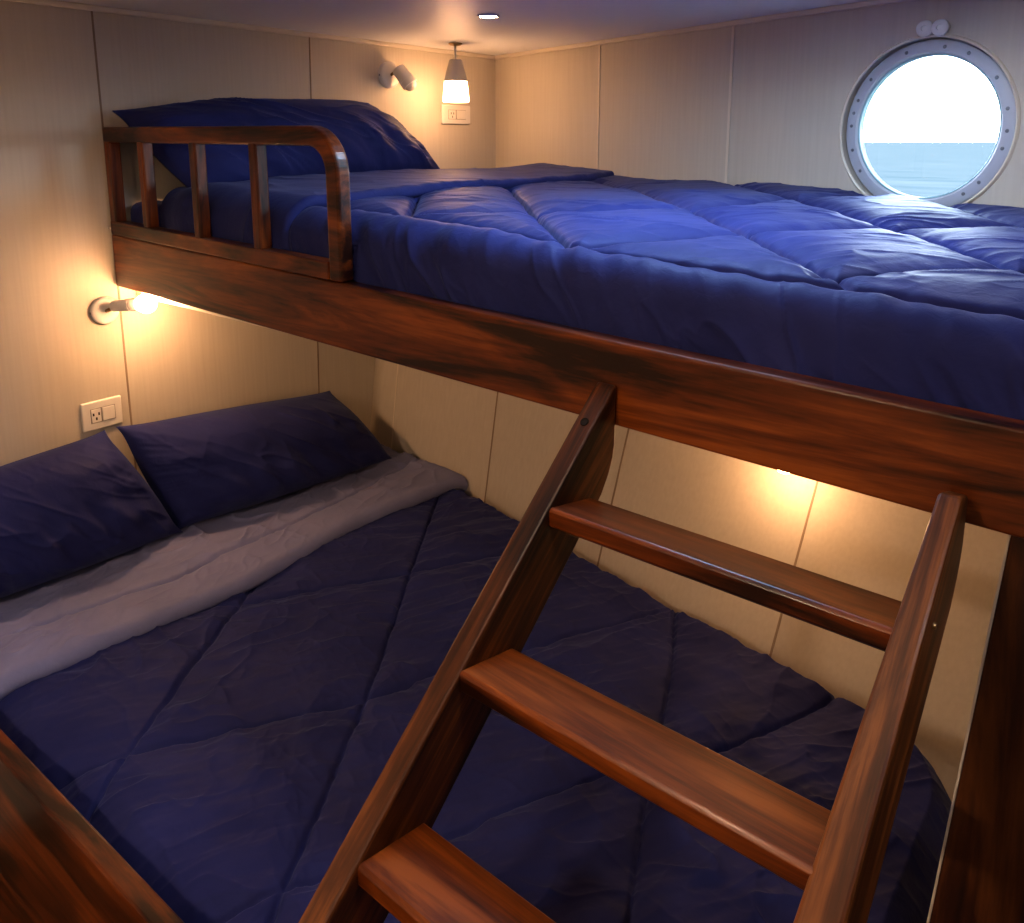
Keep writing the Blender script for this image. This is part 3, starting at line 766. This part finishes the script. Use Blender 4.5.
yy = 0.8325
lathe('bolt_hole', [(0.0, 0.0006), (0.0045, 0.0006), (0.0058, 0.0012), (0.0062, 0.0)], M_DARK, lad, (-0.560, yy, lf(yy)), nd, n=16)
lathe('screw', [(0.0, 0.003), (0.003, 0.0025), (0.004, 0.0)], M_BRASS, lad, (-0.1255, 0.775, 1.205), (1, 0, 0), n=12)

# ------------------------------------------------------------------ panel at the foot of the lower bed
pan = thing('support_panel', 'dark wooden upright panel under the bunk at the right edge', 'panel', (0.1, 0.905, 0.0))
def foot_panel():
    y0, y1 = 0.905, 0.931
    bm = bmesh.new(); pf = [(-0.0855 - 0.0728 * (1.262 - 1.255), 1.259), (-0.168, 0.0), (0.6, 0.0), (0.6, 1.246)]
    a = [bm.verts.new((x, y0, z)) for x, z in pf]; b = [bm.verts.new((x, y1, z)) for x, z in pf]
    bm.faces.new(a); bm.faces.new(b[::-1])
    for i in range(4): bm.faces.new((a[i], a[(i + 1) % 4], b[(i + 1) % 4], b[i]))
    R = Matrix(((0, 1, 0, 0), (0, 0, 1, 0), (1, 0, 0, 0), (0, 0, 0, 1)))   # local x is up, so the grain runs upright
    Ri = R.inverted(); bmesh.ops.transform(bm, matrix=Ri, verts=bm.verts)
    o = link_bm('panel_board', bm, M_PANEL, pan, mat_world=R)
    bevel(o, 0.002)
    v = []
    for y in (y0 - 0.001, y1 + 0.001):
        v += [(-0.0885, y, 1.258), (-0.171, y, 0.0), (-0.1685, y, 0.0), (-0.0862, y, 1.258)]
    link_mesh('edge_strip', v, [(0, 1, 2, 3), (7, 6, 5, 4), (0, 4, 5, 1), (1, 5, 6, 2), (2, 6, 7, 3), (3, 7, 4, 0)], M_TRIM, pan)
foot_panel()

# ------------------------------------------------------------------ reading lamps
def sphere_prof(r, z0, n=12, a0=-0.5, a1=0.5):
    return [(r * math.cos(math.pi * (a0 + (a1 - a0) * i / n)), z0 + r * math.sin(math.pi * (a0 + (a1 - a0) * i / n))) for i in range(n + 1)]
def reading_lamp(label, base, out, head0, head1, bulb_mat, lit=True, hr=0.016, rb=0.034):
    base, out, head0, head1 = Vector(base), Vector(out).normalized(), Vector(head0), Vector(head1)
    t = thing('reading_lamp', label, 'wall lamp', base, 'small white cabin lamps')
    lathe('wall_plate', [(0.0, 0.0), (rb, 0.0), (rb, 0.009), (rb - 0.003, 0.013), (rb - 0.010, 0.0155), (0.0, 0.0165)], M_WHITE_M, t, base, out, n=36)
    side = base + Vector((0, -rb - 0.0005, -0.002)) + out * 0.007 if abs(out.x) > 0.5 else base + Vector((-rb - 0.0005, 0, 0)) + out * 0.007
    lathe('screw', [(0.0, 0.0015), (0.003, 0.001), (0.0035, 0.0)], M_BOLT, t, side, (side - base - out * 0.007), n=10)
    ax = (head1 - head0).normalized(); L = (head1 - head0).length
    tube('arm', [base + out * 0.014, base + out * 0.022 + (head0 - base - out * 0.022) * 0.3, head0 + ax * L * 0.15], 0.005, M_BRASS, t)
    s = lathe('socket', [(0.0, 0.0), (hr * 0.72, 0.0), (hr * 0.86, 0.004), (hr * 0.92, L * 0.5), (hr, L * 0.62), (hr, L * 0.70), (hr * 0.93, L * 0.705), (hr * 0.93, L * 0.73), (hr, L * 0.735), (hr, L - 0.001), (hr * 0.92, L), (hr * 0.86, L - 0.008), (0.0, L - 0.008)], M_WHITE_M, t, head0, ax, n=32)
    return t, ax
t, ax = reading_lamp('lit white reading lamp below the upper bunk guard rail, above the left outlet', (-2.0, 0.853, 1.243), (1, 0, 0), (-1.966, 0.860, 1.256), (-1.900, 0.893, 1.265), M_BULB)
bc = Vector((-1.900, 0.893, 1.265)) + ax * 0.022
lathe('bulb', [(0.0, -0.024), (0.011, -0.024)] + sphere_prof(0.0235, 0.0, 14, -0.30, 0.5), M_BULB, t, bc, ax, n=32)
t, ax = reading_lamp('unlit white spot lamp on the wall above the upper pillow', (-2.0, 1.807, 1.862), (1, 0, 0), (-1.962, 1.815, 1.882), (-1.925, 1.835, 1.828), M_BULB, hr=0.026, rb=0.042)
lathe('lens', sphere_prof(0.022, -0.006, 8, 0.0, 0.5), M_WHITE, t, Vector((-1.925, 1.835, 1.828)), ax, n=28)
hb_ = Vector((-0.565, float(low_y(-0.565, 1.04)), 1.04))
hd = Vector((-0.565, 1.600, 0.984))
t, ax = reading_lamp('lit reading lamp on the planked wall, mostly hidden behind the bunk side board', hb_, Vector((0.1, -0.80, -0.45)), hb_ + (hd - hb_) * 0.22, hb_ + (hd - hb_) * 0.80, M_BULBH, hr=0.014)
lathe('bulb', [(0.0, -0.024), (0.011, -0.024)] + sphere_prof(0.0235, 0.0, 14, -0.30, 0.5), M_BULBH, t, hd, ax, n=32)

# pendant in the corner
PX_, PY_ = -1.842, 1.957
pen = thing('pendant_lamp', 'small lit pendant lamp with grey cone shade hanging in the upper corner', 'pendant lamp', (PX_, PY_, ZC))
lathe('ceiling_rose', [(0.0, 0.0), (0.022, 0.0), (0.022, -0.003), (0.016, -0.007), (0.006, -0.009), (0.0, -0.009)][::-1], M_BRASS, pen, (PX_, PY_, ZC), n=32)
tube('cord', [(PX_, PY_, ZC - 0.008), (PX_, PY_, 1.94), (PX_, PY_, 1.906)], 0.0035, M_WHITE, pen)
lathe('lamp_shade', [(0.0, 0.070), (0.017, 0.070), (0.021, 0.066), (0.039, 0.0), (0.037, 0.0), (0.019, 0.064), (0.0, 0.066)], plain('grey_shade', (0.50, 0.47, 0.43), rough=0.5), pen, (PX_, PY_, 1.843), n=40)
lathe('glass_diffuser', [(0.0, 0.0), (0.040, 0.0), (0.043, 0.004), (0.037, 0.066), (0.033, 0.070), (0.0, 0.070)], M_GLASSP, pen, (PX_, PY_, 1.778), n=40)

# ------------------------------------------------------------------ wall outlets
def outlet(label, y0, y1, z0, z1, tilt=0.0):
    t = thing('wall_outlet', label, 'outlet', (-2.0, (y0 + y1) / 2, (z0 + z1) / 2), 'white wall outlets')
    w, h = y1 - y0, z1 - z0
    box('cover_plate', (-2.0, -1.992, y0, y1, z0, z1), M_WHITE, t, 0.004, 3)
    box('socket_face', (-1.9935, -1.9905, y0 + w * 0.22, y0 + w * 0.46, z0 + h * 0.27, z1 - h * 0.27), M_WHITE, t, 0.001)
    sy, sz = y0 + w * 0.34, (z0 + z1) / 2
    for dy, dz in ((-0.0065, 0.004), (0.0065, 0.004), (0.0, -0.0075)):
        box('socket_hole', (-1.9915, -1.9900, sy + dy - 0.0018, sy + dy + 0.0018, sz + dz - 0.0035, sz + dz + 0.0035), M_DARK, t)
    box('rocker_switch', (-1.9935, -1.9890, y0 + w * 0.49, y0 + w * 0.80, z0 + h * 0.27, z1 - h * 0.27), M_WHITE, t, 0.0015)
    v = box('switch_gap', (-1.9925, -1.9915, y0 + w * 0.205, y0 + w * 0.815, z0 + h * 0.25, z1 - h * 0.25), plain('grey_gap', (0.25, 0.22, 0.19), 0.6), t)
    return t
outlet('white wall outlet with switch above the lower bed pillows', 0.774, 0.872, 0.948, 1.022)
outlet('white wall outlet with switch directly below the hanging corner lamp', 2.046, 2.192, 1.712, 1.778)

# ------------------------------------------------------------------ ceiling downlights
def downlight(label, x, y, r=0.040, mat=None):
    t = thing('ceiling_light', label, 'ceiling light', (x, y, ZC), 'recessed ceiling lights')
    lathe('trim_ring', [(r * 0.74, 0.0), (r * 0.74, -0.004), (r * 0.9, -0.006), (r, -0.003), (r, 0.0)], M_CHROME, t, (x, y, ZC), n=36, closed=True)
    lathe('diffuser', [(0.0, -0.0005), (r * 0.73, -0.0005), (r * 0.73, -0.0025), (0.0, -0.0030)], mat or M_LED, t, (x, y, ZC), n=36)
    return t
downlight('small round recessed light in the ceiling near the corner lamp', -1.378, 1.585, 0.029)
for x, y, r, lab in ((-0.50, 0.36, 0.045, 'added round fill light, out of view in the ceiling over the aisle beside the ladder'), (0.45, 0.55, 0.05, 'added fill light, out of view in the ceiling at the foot of the bunks'),
                     (-0.75, -1.0, 0.11, 'added large warm fill light, out of view in the ceiling far back in the aisle'), (-0.25, 1.40, 0.045, 'added fill light, out of view in the ceiling over the foot of the upper bunk')):  # unseen lights, all added to brighten the cabin
    downlight(lab, x, y, r, M_FILLW if y < 0.4 else None)
